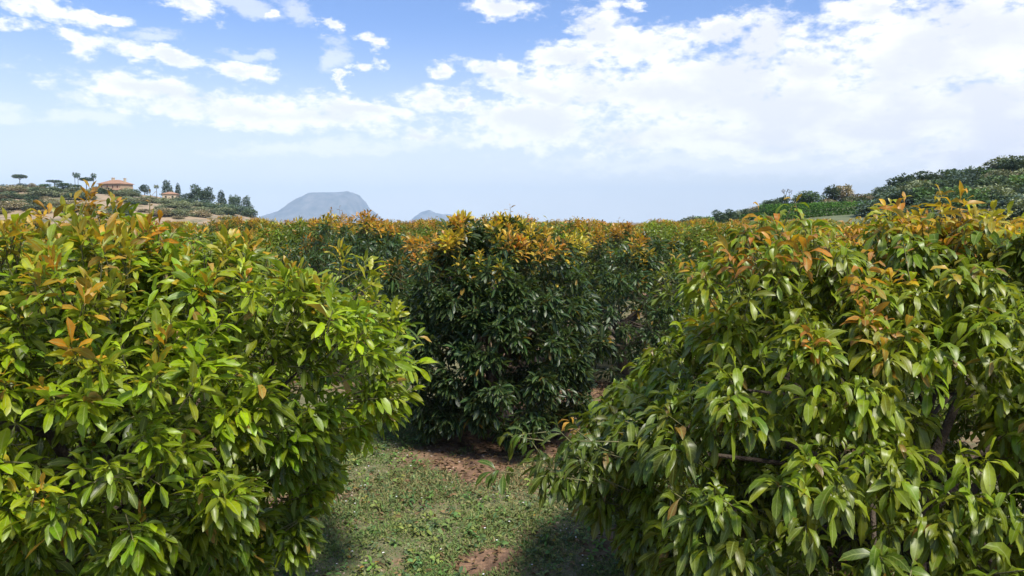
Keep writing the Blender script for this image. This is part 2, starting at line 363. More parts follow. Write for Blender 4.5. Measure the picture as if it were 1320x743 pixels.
def avocado(name, seed, prof, n_sh, L0, st, green, mix, per=10, flush=.5, flush_z=.78, flush_cols=None, lump=.13, loc=(0,0,0),
            spikes=14, extra=None, droop=.9, inner=.30, trunk_r=.09, flush_side=.03, clus=14, jag=.07, gather=.37, ang=(30, 100)):
    g = np.random.default_rng(seed); root = empty(name, loc)
    H = max(z for z, r in prof); f1 = sines(seed, 16, 1.2, 5.5); f2 = sines(seed+50, 10, 1.5, 6)
    r, z, ph, nx, nz = profile_sample(prof, n_sh, g)
    surf = np.stack([r*np.cos(ph), r*np.sin(ph), z], 1)
    b = f1(surf)
    q = np.where(g.random(n_sh) < inner, g.uniform(.35, .85, n_sh), 1-np.abs(g.normal(0, .07, n_sh)))
    rr = q*(1+lump*np.clip(b, -1.8, 1.8))
    zc = H*.5
    tips = np.stack([surf[:, 0]*rr, surf[:, 1]*rr, zc+(surf[:, 2]-zc)*(1+(rr-1)*.55)], 1)
    # shoots gather on sub-branches, leaving dark gaps between them
    nc = max(20, n_sh//clus); ci = g.choice(n_sh, nc, replace=False); cen = tips[ci]
    out = cen-np.array([0, 0, zc]); cen = cen + out*g.normal(0, jag, nc)[:, None]
    cen0 = tips[ci]; near_i = np.zeros(n_sh, int)
    for s0 in range(0, n_sh, 500):
        dd_ = ((tips[s0:s0+500, None]-cen0[None])**2).sum(-1); near_i[s0:s0+500] = dd_.argmin(1)
    shift = (cen-cen0)[near_i]; tips = tips + shift*.9 + (cen0[near_i]-tips)*gather
    axc = nrm(tips-(cen-out*.12)[near_i])
    tips[:, 2] = np.clip(tips[:, 2], .12, H+.02+g.normal(0, .03, n_sh))
    nrml = np.stack([nx*np.cos(ph), nx*np.sin(ph), nz], 1)
    ax = nrm(nrml*.8 + axc*.7 + np.array([0, 0, .45]) + g.normal(0, .32, (n_sh, 3)))
    if extra is not None:
        e_t, e_a = extra; tips = np.concatenate([tips, e_t]); ax = np.concatenate([ax, e_a]); q = np.concatenate([q, np.full(len(e_t), 1.)])
    n = len(tips)
    # young flush on the outer shoots, mostly towards the top
    zn = tips[:, 2]/H
    score = f2(tips)*.45 + (zn-flush_z)*5.5 + g.normal(0, .35, n)
    yl = ((score > (1-flush)*1.2) & (q > .86)) | ((g.random(n) < flush_side) & (q > .9) & (zn > .35))
    bright = 1/(1+np.exp(-(f2(tips[:, [1, 2, 0]]+3)*.8 + mix + g.normal(0, .6, n))))
    ga, gb = np.array(green[0]), np.array(green[1])
    tg = ga*(1-bright[:, None]) + gb*bright[:, None]
    V, fl, T, U = rosettes(tips[~yl], ax[~yl], g, per, L0, lambda n_: tg[~yl], st, droop=droop, ang=ang, back=.09)
    mesh_np('crown', V, fl, M_leaf, root, tint=T, uv=U)
    fc = flush_cols or [(.38,.17,.014), (.33,.13,.018), (.44,.24,.012), (.42,.30,.012), (.30,.29,.012)]
    fc = np.array(fc); hue = np.clip(((f1(tips[yl]*1.3+9)*.9+g.normal(0, .8, yl.sum()))*.25+.45)*len(fc), 0, len(fc)-1.01)
    hi = hue.astype(int); fr = (hue-hi)[:, None]; ft = fc[hi]*(1-fr)+fc[np.minimum(hi+1, len(fc)-1)]*fr
    yt, ya = tips[yl], nrm(ax[yl]+np.array([0, 0, .5]))
    parts = [rosettes(yt+ya*.05, ya, g, max(7, per-1), L0*.8, lambda n_: ft, st, ang=(20, 85), droop=droop*.7, wl=.28)]
    stA, stB = [tips - ax*.17], [tips]
    if spikes:
        cand = np.where(zn > .86)[0]; c = g.choice(cand, min(spikes, len(cand)), replace=False)
        sp0 = tips[c]; h = g.uniform(.10, .26, len(c))[:, None]; sa = nrm(np.array([0, 0, 1.])+g.normal(0, .2, (len(c), 3)))
        sp1 = sp0+sa*h; scol = fc[g.integers(0, 3, len(c))]*.9
        parts.append(rosettes(sp1, sa, g, 6, L0*.5, lambda n_: scol, st, ang=(25, 95), back=.12, droop=.5, wl=.26))
        stA.append(sp0-sa*.1); stB.append(sp1)
    V, fl, T, U = merge(parts)
    mesh_np('new_growth', V, fl, M_young, root, tint=T, uv=U)
    # trunk and limbs
    mb = MB(); mb.tube([(0,0,-.1), (.03,.02,.3), (-.02,.04,.7), (.02,0,1.1)], [trunk_r*1.35, trunk_r*1.05, trunk_r, trunk_r*.85], 9)
    tr = mb.build('trunk', M_bark, root, smooth=True)
    mb = MB(); rm = max(r_ for z_, r_ in prof)
    for k in range(11):
        a = k*2.4+g.uniform(-.3, .3); zb = .45+.06*k; zt = g.uniform(.35, .82)*H if k > 3 else g.uniform(.2, .5)*H
        rt = np.interp(zt, [q_[0] for q_ in prof], [q_[1] for q_ in prof])*g.uniform(.55, .72); e = np.array([math.cos(a)*rt, math.sin(a)*rt, max(zt, zb*.8)])
        m1 = np.array([math.cos(a+.2)*rt*.45, math.sin(a+.2)*rt*.45, zb+(e[2]-zb)*.6+.1])
        mb.tube([(0, 0, zb), m1, e], [trunk_r*.5, trunk_r*.33, trunk_r*.14], 6)
        for j in range(4):
            t = g.uniform(.3, 1); p0 = m1+(e-m1)*t; dd = nrm(g.normal(size=3)+nrm(e)*.8+np.array([0, 0, .3]))
            dd[2] = min(dd[2], (H*.82-p0[2])/(rm*.3)); mb.tube([p0, p0+dd*rm*.16, p0+dd*rm*.28], [trunk_r*.2, trunk_r*.13, .006], 5)
    mb.build('limb', M_bark, root, smooth=True)
    sticks(np.concatenate(stA), np.concatenate(stB), .0045, .003, M_twig, 'twig', root)
    return root

# ------------------------------------------------------------------ ground
rng = np.random.default_rng(7)
def axis(lo, hi, fine_lo, fine_hi, step, growth=1.22):
    a = list(np.arange(fine_lo, fine_hi, step)); s = step; x = a[-1]
    while x < hi: s *= growth; x += s; a.append(x)
    s = step; x = a[0]; pre = []
    while x > lo: s *= growth; x -= s; pre.append(x)
    return np.array(pre[::-1]+a)
gn1 = sines(3, 24, .5, 3.5); gn2 = sines(4, 26, 4, 26)
def ground_h(x, y):
    p = np.stack([x, y, x*0], -1); w = np.clip(1-np.hypot(x, y-8)/60, 0, 1)
    return (gn1(p)*.025 + gn2(p)*.010)*w
xs = axis(-8800, 8800, -5, 5, .06); ys = axis(-3000, 12000, 3.5, 14.5, .06)
GX, GY = np.meshgrid(xs, ys); GZ = ground_h(GX, GY)
nxx, nyy = len(xs), len(ys); idx = np.arange(nxx*nyy).reshape(nyy, nxx)
quads = np.stack([idx[:-1, :-1], idx[:-1, 1:], idx[1:, 1:], idx[1:, :-1]], -1).reshape(-1, 4)
# how weedy each spot is; the bare red patches sit in the middle of the alley
def weed(x, y):
    x, y = x+.13*gn2(np.stack([x*.35, y*.35, x*0+5], -1)), y+.13*gn2(np.stack([x*.35+3, y*.35, x*0+8], -1))
    w = .55 + .30*gn1(np.stack([x*1.6+5, y*1.6, x*0], -1)) + .26*gn2(np.stack([x*.5, y*.5, x*0+2], -1))
    for (cx, cy, r_, k) in ((-.42, 6.0, .24, 1.5), (-.12, 6.45, .26, .9), (-.9, 5.9, .2, .6), (.40, 6.4, .16, .6), (-.45, 8.35, .35, .6), (.9, 11, 1.6, 2.0), (.6, 9.9, .8, 1.0)):  # the widest spot clears weeds for dark litter that stands in for shade
        w = w - k*np.exp(-((x-cx)**2+(y-cy)**2)/r_**2)
    for (cx, cy, r_) in ((-2.65, 4.7, 1.1), (2.8, 4.8, 1.25), (-.2, 10.0, .75)):
        w = w - 1.0*np.exp(-(((x-cx)**2+(y-cy)**2)/r_**2)**2)
    return w
M_ground, t = newmat('soil'); n = t.nodes; l = t.links
c = n.new('ShaderNodeTexCoord')
def tn(sc, de=6, ro=.6):
    z = n.new('ShaderNodeTexNoise'); z.inputs['Scale'].default_value = sc; z.inputs['Detail'].default_value = de; z.inputs['Roughness'].default_value = ro; l.new(c.outputs['Object'], z.inputs[0]); return z
z1 = tn(3.5, 8, .7); rp = n.new('ShaderNodeValToRGB'); l.new(z1.outputs[0], rp.inputs[0])
e = rp.color_ramp.elements; e[0].position = .33; e[0].color = (.09, .050, .028, 1); e[1].position = .68; e[1].color = (.33, .195, .115, 1)
z2 = tn(22, 6, .7); r2 = n.new('ShaderNodeMapRange'); l.new(z2.outputs[0], r2.inputs[0]); r2.inputs[1].default_value = .35; r2.inputs[2].default_value = .65; r2.inputs[3].default_value = .55; r2.inputs[4].default_value = 1.2
sc_ = n.new('ShaderNodeVectorMath'); sc_.operation = 'SCALE'; l.new(rp.outputs[0], sc_.inputs[0]); l.new(r2.outputs[0], sc_.inputs['Scale'])
wa = n.new('ShaderNodeAttribute'); wa.attribute_name = 'tint'
z3 = tn(9, 7, .7); ad = n.new('ShaderNodeMath'); ad.operation = 'MULTIPLY_ADD'; l.new(z3.outputs[0], ad.inputs[0]); ad.inputs[1].default_value = 1.9
sp_ = n.new('ShaderNodeSeparateColor'); l.new(wa.outputs['Color'], sp_.inputs[0]); l.new(sp_.outputs[0], ad.inputs[2])
r3 = n.new('ShaderNodeMapRange'); l.new(ad.outputs[0], r3.inputs[0]); r3.inputs[1].default_value = 1.15; r3.inputs[2].default_value = 1.65; r3.inputs[4].default_value = .8
z4 = tn(14, 5); gr_ = n.new('ShaderNodeValToRGB'); l.new(z4.outputs[0], gr_.inputs[0]); e = gr_.color_ramp.elements
e[0].position = .35; e[0].color = (.09, .11, .05, 1); e[1].position = .7; e[1].color = (.20, .20, .10, 1)
mx = n.new('ShaderNodeMix'); mx.data_type = 'RGBA'; l.new(r3.outputs[0], mx.inputs['Factor']); l.new(sc_.outputs[0], mx.inputs['A']); l.new(gr_.outputs[0], mx.inputs['B'])
b = P(t, Roughness=.95); l.new(mx.outputs['Result'], b.inputs['Base Color'])
bp = n.new('ShaderNodeBump'); bp.inputs['Strength'].default_value = .7; bp.inputs['Distance'].default_value = .03; l.new(z2.outputs[0], bp.inputs['Height']); l.new(bp.outputs[0], b.inputs['Normal'])
o = n.new('ShaderNodeOutputMaterial'); l.new(b.outputs[0], o.inputs[0])
wt = np.clip(weed(GX, GY), 0, 1); far = np.hypot(GX, GY-8) > 25; wt[far] = .45
tag(mesh_np('ground', np.stack([GX, GY, GZ], -1).reshape(-1, 3), [quads], M_ground, tint=np.repeat(wt.reshape(-1, 1), 3, 1)),
    'reddish orchard soil with patchy weeds running between the avocado trees', 'ground', kind='structure')

# ------------------------------------------------------------------ hills
def interp(pts):
    xs_ = [p[0] for p in pts]; ys_ = [p[1] for p in pts]
    return lambda x: np.interp(x, xs_, ys_)
YL, YR = 300.0, 150.0
# ridge of each hill: metres above the orchard against the slope u = x / y
def ridge(pts, Y): return interp([(ray(px, 287)[0], CH + (HZ - py)/F*Y) for px, py in pts])
ridL = ridge([(-500,236),(-100,241),(0,244),(60,244),(110,246),(150,249),(200,254),(240,261),(290,270),(325,278),(345,286),(375,290.5)], YL)
ridR = ridge([(820,291.5),(870,287),(905,283),(950,279),(985,270),(1060,262),(1110,258),(1165,251),(1200,243),(1240,236),(1290,229),(1330,223),(1500,200),(1900,185)], YR)
hs1 = sines(21, 20, .04, .5); hs2 = sines(22, 24, .3, 2)
def stp(t, k=.75):
    f = np.floor(t); r_ = t-f; return f + np.where(r_ < k, r_*.25/k, .25+(r_-k)*.75/(1-k))
def HL(u, Y):
    t = np.clip((Y-150)/(YL-150), 0, 1); base = ridL(u)+.4
    h = base*(stp(t*5)/5*.6 + t*.4); back = np.clip((Y-YL-60)/260, 0, 1)
    p = np.stack([u*Y, Y, u*0], -1)
    return h*(1-back**2*.9)-.4 + hs1(p)*.35*np.minimum(1, t*3)
def HR(u, Y):
    t = np.clip((Y-75)/(YR-75), 0, 1); base = ridR(u)+.4
    h = base*(t**.9); back = np.clip((Y-YR-20)/140, 0, 1)
    p = np.stack([u*Y, Y, u*0], -1)
    return h*(1-back**2*.9)-.4 + hs1(p)*.18*np.minimum(1, t*3)
def hill(name, fn, u0, u1, nu, Y0, Y1, ny, mat, label):
    u = np.linspace(u0, u1, nu); y = np.linspace(Y0, Y1, ny); U_, Y_ = np.meshgrid(u, y); Z = fn(U_, Y_)
    Z[0] = -.6; Z[-1] = -.6; Z[:, 0] = np.minimum(Z[:, 0], -.6) ; Z[:, -1] = np.minimum(Z[:, -1], -.6)
    i = np.arange(nu*ny).reshape(ny, nu); q = np.stack([i[:-1, :-1], i[:-1, 1:], i[1:, 1:], i[1:, :-1]], -1).reshape(-1, 4)
    return tag(mesh_np(name, np.stack([U_*Y_, Y_, Z], -1).reshape(-1, 3), [q], mat), label, 'hill', kind='structure')
M_hillL = noisy('dry_hill', [(.08,.09,.035), (.20,.16,.08), (.34,.245,.15), (.11,.115,.05)], .09, detail=9, bump=.5, bscale=.8)
M_hillR = noisy('scrub_hill', [(.06,.085,.03), (.13,.14,.06), (.07,.10,.035)], .12, detail=9, bump=.5, bscale=1.2)
hill('hillside', HL, -1.4, -.27, 260, 140, 640, 160, M_hillL, 'dry tan terraced hillside under the villa on the left')
hill('hillside', HR, .12, 1.5, 220, 72, 320, 110, M_hillR, 'scrub covered hillside rising on the right')

# ------------------------------------------------------------------ mountains
def mountain(px_pts, Y, depth, base_px, label, seed):
    prof = interp([(ray(px, 287)[0]*Y, CH+(HZ-py)/F*Y) for px, py in px_pts])
    x0 = ray(px_pts[0][0], 287)[0]*Y; x1 = ray(px_pts[-1][0], 287)[0]*Y
    nu, nv = 150, 60; xx = np.linspace(x0, x1, nu); yy = np.linspace(-depth, depth, nv); X_, D_ = np.meshgrid(xx, yy)
    f = sines(seed, 30, .004, .06); p = np.stack([X_, D_, X_*0], -1)
    sh = np.clip(1-np.abs(D_/depth)**2.6, 0, 1); Z = prof(X_)*sh
    Z = Z - np.abs(f(p))*17*np.sqrt(np.clip(sh, 0, 1))*np.clip(Z/120, 0, 1)
    Z[0] = Z[-1] = -2
    Yv = Y + D_ + X_*0
    i = np.arange(nu*nv).reshape(nv, nu); q = np.stack([i[:-1, :-1], i[:-1, 1:], i[1:, 1:], i[1:, :-1]], -1).reshape(-1, 4)
    return tag(mesh_np('mountain', np.stack([X_, Yv, Z], -1).reshape(-1, 3), [q], M_rock), label, 'mountain', kind='structure')
M_rock = noisy('rock', [(.07,.08,.07), (.20,.19,.17)], .012, detail=9, bump=.4, bscale=.03)
mountain([(345,290),(353,277),(373,270),(382,261),(393,254),(404,249),(425,247),(450,246),(459,250),(466,258),(470,266),(480,274),(484,280),(490,290)], 7000, 620, 290, 'flat topped blue mountain far behind the orchard', 31)
mountain([(524,291),(537,279),(545,273),(555,270),(563,272),(570,275),(582,275),(597,279),(610,284),(630,291)], 8200, 420, 290, 'low blue double peaked mountain beside the flat topped one', 32)

# ------------------------------------------------------------------ haze
hb = MB(); hb.box(-8600, 8600, -2600, 9000, -2.5, 430)
M_haze, t = newmat('haze'); pv = t.nodes.new('ShaderNodeVolumePrincipled'); pv.inputs['Color'].default_value = (.52, .75, 1, 1)
pv.inputs['Density'].default_value = 1.05e-4; pv.inputs['Anisotropy'].default_value = -.3
o = t.nodes.new('ShaderNodeOutputMaterial'); t.links.new(pv.outputs[0], o.inputs['Volume'])
tag(hb.build('haze', M_haze), 'thin blue daytime haze over the valley', 'haze', kind='stuff')

# ------------------------------------------------------------------ orchard
G_LEFT = [(.016,.050,.003), (.27,.355,.003)]
G_RIGHT = [(.022,.060,.010), (.25,.32,.008)]
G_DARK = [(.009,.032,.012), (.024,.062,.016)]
G_MID = [(.022,.062,.008), (.19,.26,.007)]
ORCH = 'avocado trees of the orchard'
# left near tree: a leader stands up at its top
gm_ = np.random.default_rng(8)
def mound(n, x, y, z, rx, rz):
    a = gm_.uniform(0, 6.28, n); q = np.sqrt(gm_.random(n)); t_ = np.stack([x+np.cos(a)*q*rx, y+np.sin(a)*q*rx, z+rz*(1-q**1.5)+gm_.normal(0, .02, n)], 1)
    return t_, nrm(np.stack([np.cos(a)*q*.8, np.sin(a)*q*.8, np.full(n, .8)], 1)+gm_.normal(0, .25, (n, 3)))
ma, mb_ = mound(34, 0, 0, 2.66, .40, .30), mound(8, .42, -.15, 2.66, .2, .16)
ex_t = np.concatenate([ma[0], mb_[0]]); ex_a = np.concatenate([ma[1], mb_[1]])
tl = avocado('avocado_tree', 11, [(.22,.5),(.6,1.15),(1.1,1.42),(1.6,1.78),(2.0,1.84),(2.3,1.6),(2.48,1.32),(2.62,.92),(2.70,.45),(2.72,0)],
    5000, .128, ST_FINE, G_LEFT, .35, per=10, droop=.5, flush=.62, flush_z=.78, flush_cols=[(.40,.19,.012), (.44,.25,.010), (.40,.28,.010), (.32,.31,.010), (.27,.32,.010)], loc=(-2.62, 4.62, 0), spikes=5, extra=(ex_t, ex_a), lump=.10, flush_side=.02)
tag(tl, 'big bright yellow-green avocado tree filling the left foreground', 'avocado tree', ORCH)
# right near tree: a low bough reaches out over the grass
gb = np.random.default_rng(5)
k = np.linspace(0, 1, 60); bx_ = -1.75-.85*k; bt = np.stack([bx_, -.5+.1*np.sin(k*5), 1.50-.10*k], 1)+gb.normal(0, .10, (60, 3))
ba = np.tile([-1, -.2, .35], (60, 1))+gb.normal(0, .35, (60, 3))
m1, m2, m3 = mound(40, 0, 0, 2.70, .45, .24), mound(85, -1.12, -.45, 2.40, .58, .46), mound(12, .5, .1, 2.7, .25, .1); et = np.concatenate([m1[0], m2[0], m3[0]]); ea = np.concatenate([m1[1], m2[1], m3[1]])
tr = avocado('avocado_tree', 12, [(.15,.95),(.6,1.82),(1.0,2.12),(1.4,2.08),(1.8,1.78),(2.15,1.52),(2.42,1.2),(2.6,.85),(2.72,.45),(2.74,0)],
    5200, .142, ST_FINE, G_RIGHT, .55, jag=.05, per=10, flush=.50, flush_z=.81, loc=(2.72, 4.78, 0), spikes=8, extra=(np.concatenate([bt, et]), np.concatenate([ba, ea])), droop=1.15, lump=.07, flush_side=.010)
tag(tr, 'big drooping-leaved avocado tree filling the right foreground', 'avocado tree', ORCH)
bb = MB(); bb.tube([(-.1,0,.8),(-.9,-.2,1.25),(-1.7,-.45,1.42),(-2.45,-.5,1.38)], [.024,.017,.011,.005], 7); bb.build('limb', M_bark, tr, smooth=True)
# dark tree in the middle
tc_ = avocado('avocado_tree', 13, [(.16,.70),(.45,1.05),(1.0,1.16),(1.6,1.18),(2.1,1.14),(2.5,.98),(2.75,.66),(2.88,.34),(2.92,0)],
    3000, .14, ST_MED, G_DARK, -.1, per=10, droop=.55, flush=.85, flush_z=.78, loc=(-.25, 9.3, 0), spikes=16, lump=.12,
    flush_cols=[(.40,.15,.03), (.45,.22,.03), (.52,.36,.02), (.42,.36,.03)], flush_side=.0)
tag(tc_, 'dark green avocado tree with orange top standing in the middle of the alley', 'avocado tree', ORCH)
prof_g = [(.15,.8),(.6,1.5),(1.1,1.85),(1.7,1.95),(2.15,1.85),(2.5,1.5),(2.75,1.0),(2.86,.45),(2.88,0)]
gen = []
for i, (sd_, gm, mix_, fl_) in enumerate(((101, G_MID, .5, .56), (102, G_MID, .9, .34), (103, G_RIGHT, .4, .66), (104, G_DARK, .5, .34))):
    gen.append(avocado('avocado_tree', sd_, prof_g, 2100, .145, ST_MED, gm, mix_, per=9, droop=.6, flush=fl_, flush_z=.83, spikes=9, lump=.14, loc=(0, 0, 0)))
used = set()
def put(v, x, y, rz, s, h, label, group=ORCH):
    root = gen[v]
    if v in used: root = copy_tree(gen[v])
    used.add(v)
    root.location = (x, y, 0); root.rotation_euler = (0, 0, rz); root.scale = (s, s, h)
    return tag(root, label, 'avocado tree', group)
def off(r_): return [(-4.95,9.3),(4.55,9.4)]
near = [
 (1,-4.95,9.1,.3,1.03,.94,'orange flushed avocado tree directly behind the big left foreground tree'),
 (0,4.45,9.3,1.3,1.0,.93,'orange tipped avocado tree directly behind the big right foreground tree'),
 (3,-2.75,13.7,2.2,.9,1.0,'green avocado tree behind and left of the dark middle tree'),
 (3,2.05,13.3,.9,1.0,.93,'green avocado tree just right of the dark middle tree, past its shaded gap'),  # dark-leaved variant, its colour standing in for shade around the gap
 (0,-.35,18.2,4.1,.92,1.0,'orange topped avocado tree right behind the dark middle tree'),
 (1,4.6,18.1,5.0,.92,.96,'avocado tree with red shoots beside the upper left edge of the right foreground tree'),
 (2,-5.1,18.0,2.9,.9,1.0,'avocado tree below the flat topped mountain with orange and green tips'),
]
for v, x, y, rz, s, h, lb in near: put(v, x, y, rz, s, h, lb)
rr = random.Random(4)
for r_ in range(1, 15):
    Y = 4.7+4.5*r_; offx = -.25 if r_ % 2 else 2.25
    for kx in range(-14, 15):
        x = offx+4.8*kx; 
        if abs(x) > Y*.80+2: continue
        if r_ <= 3 and any(math.hypot(x-a[1], Y-a[2]) < 2.4 for a in near+[(0,-.25,9.3)]): continue
        jx, jy = x+rr.uniform(-.35, .35), Y+rr.uniform(-.35, .35)
        v = rr.choice((0, 0, 1, 2, 2, 3)); s = rr.uniform(.84, 1.04); h = rr.uniform(.86, .98)
        if Y > 25: h = rr.uniform(.86, 1.02)
        side = 'left' if x < 0 else 'right'
        if r_ <= 3: lb = 'avocado tree of the near rows mostly hidden behind the big %s foreground tree' % side
        elif r_ <= 7: lb = 'avocado tree with orange young leaves in the middle rows on the %s' % side
        else: lb = 'small looking avocado tree in the far rows at the end of the orchard'
        put(v, jx, jy, rr.uniform(0, 6.28), s, h, lb)

# ------------------------------------------------------------------ weeds, litter, flowers
g = np.random.default_rng(77)
n_ = 260000; gx = g.uniform(-3.6, 3.6, n_); gy = g.uniform(4.2, 10.8, n_); w = weed(gx, gy)
clump = gn2(np.stack([gx*.8, gy*.8, gx*0+7], -1)); kp = (w+.22*clump+g.normal(0, .12, n_)) > .24
gx, gy, w, clump = gx[kp], gy[kp], w[kp], clump[kp]; n_ = len(gx)
Lg = g.uniform(.025, .07, n_)*(1+.55*np.clip(clump, -1, 1.3)); cB = np.stack([gx, gy, ground_h(gx, gy)-.004], 1)
dg = np.stack([g.normal(0, .75, n_), g.normal(0, .75, n_), np.ones(n_)], 1)
pal = np.array([(.11,.19,.05), (.16,.22,.06), (.22,.23,.09), (.10,.16,.065), (.28,.23,.11)])
hue = np.clip((gn1(np.stack([gx*2, gy*2, gx*0+4], -1))*.25+.4+g.normal(0, .22, n_))*5, 0, 4.9).astype(int)
V, fl, T, U = leaves(cB, dg, Lg, g.uniform(.005, .016, n_), pal[hue]*g.uniform(.75, 1.25, (n_, 1)), g, ST_LOW, droop=.7)
tag(mesh_np('grass', V, fl, M_grass, tint=T, uv=U), 'short patchy grass and weeds on the orchard floor', 'grass', kind='stuff')
n_ = 2600; wx = g.uniform(-3, 3, n_); wy = g.uniform(4.6, 10.2, n_); kp = weed(wx, wy)+g.normal(0, .15, n_) > .42; wx, wy = wx[kp], wy[kp]; n_ = len(wx)
pal2 = np.array([(.10,.19,.055), (.13,.22,.05), (.18,.22,.08), (.10,.16,.07), (.20,.24,.06)])
V, fl, T, U = rosettes(np.stack([wx, wy, ground_h(wx, wy)+g.uniform(.02, .07, n_)], 1), np.array([0, 0, 1.])+g.normal(0, .3, (n_, 3)), g, 9, .055, lambda q_: pal2[g.integers(0, 5, q_)], ST_MED, ang=(30, 95), back=.05, droop=.7, wl=.42)
tag(mesh_np('weeds', V, fl, M_grass, tint=T, uv=U), 'low broad leaved weeds mixed into the grass', 'weeds', kind='stuff')
n_ = 15000; lx = g.uniform(-3.8, 4.0, n_); ly = 4.3+10*g.random(n_)**.7; kp = weed(lx, ly)+g.normal(0, .3, n_) < .42; lx, ly = lx[kp], ly[kp]; n_ = len(lx)
dl = np.stack([g.normal(size=n_), g.normal(size=n_), g.normal(0, .18, n_)], 1)
dp = np.array([(.10,.05,.028), (.15,.08,.045), (.07,.04,.024), (.22,.13,.07)])[g.integers(0, 4, n_)]*g.uniform(.7, 1.2, (n_, 1))  # litter browns, kept extra dark in place of shade beyond the middle tree
Ld = g.uniform(.05, .10, n_)
V, fl, T, U = leaves(np.stack([lx, ly, ground_h(lx, ly)+g.uniform(.012, .03, n_)], 1), dl, Ld, Ld*.33, dp, g, ST_MED, droop=.12, fold=.7, roll=.5, wave=.2)
tag(mesh_np('leaf_litter', V, fl, M_dead, tint=T, uv=U), 'fallen brown leaves strewn on the red soil under the trees', 'leaf litter', kind='stuff')
# small white daisies: five petals each
n_ = 110; fx = g.uniform(-2.3, 2.0, n_); fy = g.uniform(5.4, 9.2, n_); kp = weed(fx, fy) > .3; fx, fy = fx[kp], fy[kp]; n_ = len(fx)
cz = ground_h(fx, fy)+g.uniform(.03, .06, n_); c0 = np.stack([fx, fy, cz], 1); parts = []; sz = g.uniform(.007, .014, n_)
for k in range(6):
    a = k*math.pi/3+g.uniform(0, .2, n_); parts.append(leaves(c0, np.stack([np.cos(a), np.sin(a), np.full(n_, .35)], 1), sz, sz*.75, np.tile([.75,.75,.72], (n_, 1)), g, ST_LOW, droop=.1, roll=.1))
V, fl, T, U = merge(parts)
M_petal = noisy('petal', [(.72,.72,.70), (.8,.8,.78)], 30, rough=.8, bump=0)
fl_o = mesh_np('daisies', V, fl, M_petal, tint=T, uv=U); tag(fl_o, 'tiny white flowers scattered through the grass', 'flowers', kind='stuff')
sticks(c0-np.array([0, 0, .06]), c0, .0012, .001, M_twig, 'stalk', fl_o)

n_ = 900; sx_ = g.uniform(-2.6, 2.6, n_); sy_ = g.uniform(5, 10.5, n_); sr_ = g.uniform(.004, .016, n_)**1.0
oc = np.array([(1,0,0),(.3,.9,.1),(-.8,.5,0),(-.7,-.7,.1),(.4,-.9,0),(0,0,.7),(0,0,-.5)], float)
pv_ = oc[None]*sr_[:, None, None]*g.uniform(.7, 1.3, (n_, 7, 1)); pv_ += np.stack([sx_, sy_, ground_h(sx_, sy_)+sr_*.2], 1)[:, None]
pf = np.array([[0,1,5],[1,2,5],[2,3,5],[3,4,5],[4,0,5],[1,0,6],[2,1,6],[3,2,6],[4,3,6],[0,4,6]])
M_peb = noisy('pebble', [(.30,.20,.14), (.52,.45,.38)], 9, bump=.3)
tag(mesh_np('pebbles', pv_.reshape(-1, 3), [((np.arange(n_)*7)[:, None, None]+pf[None]).reshape(-1, 3)], M_peb, smooth=False), 'small stones and clods on the reddish soil', 'pebbles', kind='stuff')

# ------------------------------------------------------------------ far vegetation
def crown_cloud(name, seed, lobes, n_l, L0, cols, parent, hollow=.55, st=ST_MED, droop=.3, wl=.5):
    """lobes: (x, y, z, rx, ry, rz). leaf clumps through the volume of each"""
    g = np.random.default_rng(seed); B, D, T = [], [], []
    vol = np.array([(a[3]*a[4]*a[5])**.67 for a in lobes]); vol /= vol.sum(); c0_ = np.array(cols[0]); c1_ = np.array(cols[1]); f = sines(seed, 14, .5, 3)
    for lb, v in zip(lobes, vol):
        m = max(20, int(n_l*v)); d = nrm(g.normal(size=(m, 3))); q = 1-np.abs(g.normal(0, (1-hollow)*.5, m)); q = np.clip(q, .2, 1)
        q = q*(1+.14*f(d*2.2+v*50))
        p = np.array(lb[:3])+d*q[:, None]*np.array(lb[3:]); B.append(p); D.append(nrm(d+g.normal(0, .6, (m, 3))+np.array([0, 0, .25])))
        t_ = np.clip(.5+.3*f(p)+g.normal(0, .25, m), 0, 1)[:, None]; T.append((c0_*(1-t_)+c1_*t_)*g.uniform(.85, 1.15, (m, 1)))
    B = np.concatenate(B); D = np.concatenate(D); T = np.concatenate(T); L = L0*g.uniform(.6, 1.3, len(B))
    V, fl, T, U = leaves(B, D, L, L*wl, T, g, st, droop)
    return mesh_np(name, V, fl, M_far, parent, tint=T, uv=U)
GRN0 = {'pine': [(.022,.038,.022), (.05,.075,.038)], 'oliv': [(.07,.085,.045), (.16,.175,.095)], 'green': [(.035,.07,.02), (.09,.15,.035)],
       'dark': [(.02,.035,.02), (.05,.075,.035)], 'dry': [(.10,.09,.05), (.19,.15,.09)], 'blue': [(.03,.05,.04), (.07,.10,.07)]}
GRN = {k_: [tuple(c_*1.75+.008 for c_ in v_[0]), tuple(c_*1.75+.012 for c_ in v_[1])] for k_, v_ in GRN0.items()}
protos = {}
def lobes_round(seed, k=9, flat=1.0):
    g = random.Random(seed); L = [(0, 0, .58, .36, .36, .34*flat)]
    for i in range(k):
        a = i*2.4+g.uniform(-.4, .4); h = g.uniform(.25, .82); rr_ = .30*math.sin(math.pi*min(1, h+.05))**.5
        s = g.uniform(.15, .24); L.append((math.cos(a)*rr_, math.sin(a)*rr_, h*flat+.05, s, s, s*.85))
    return L
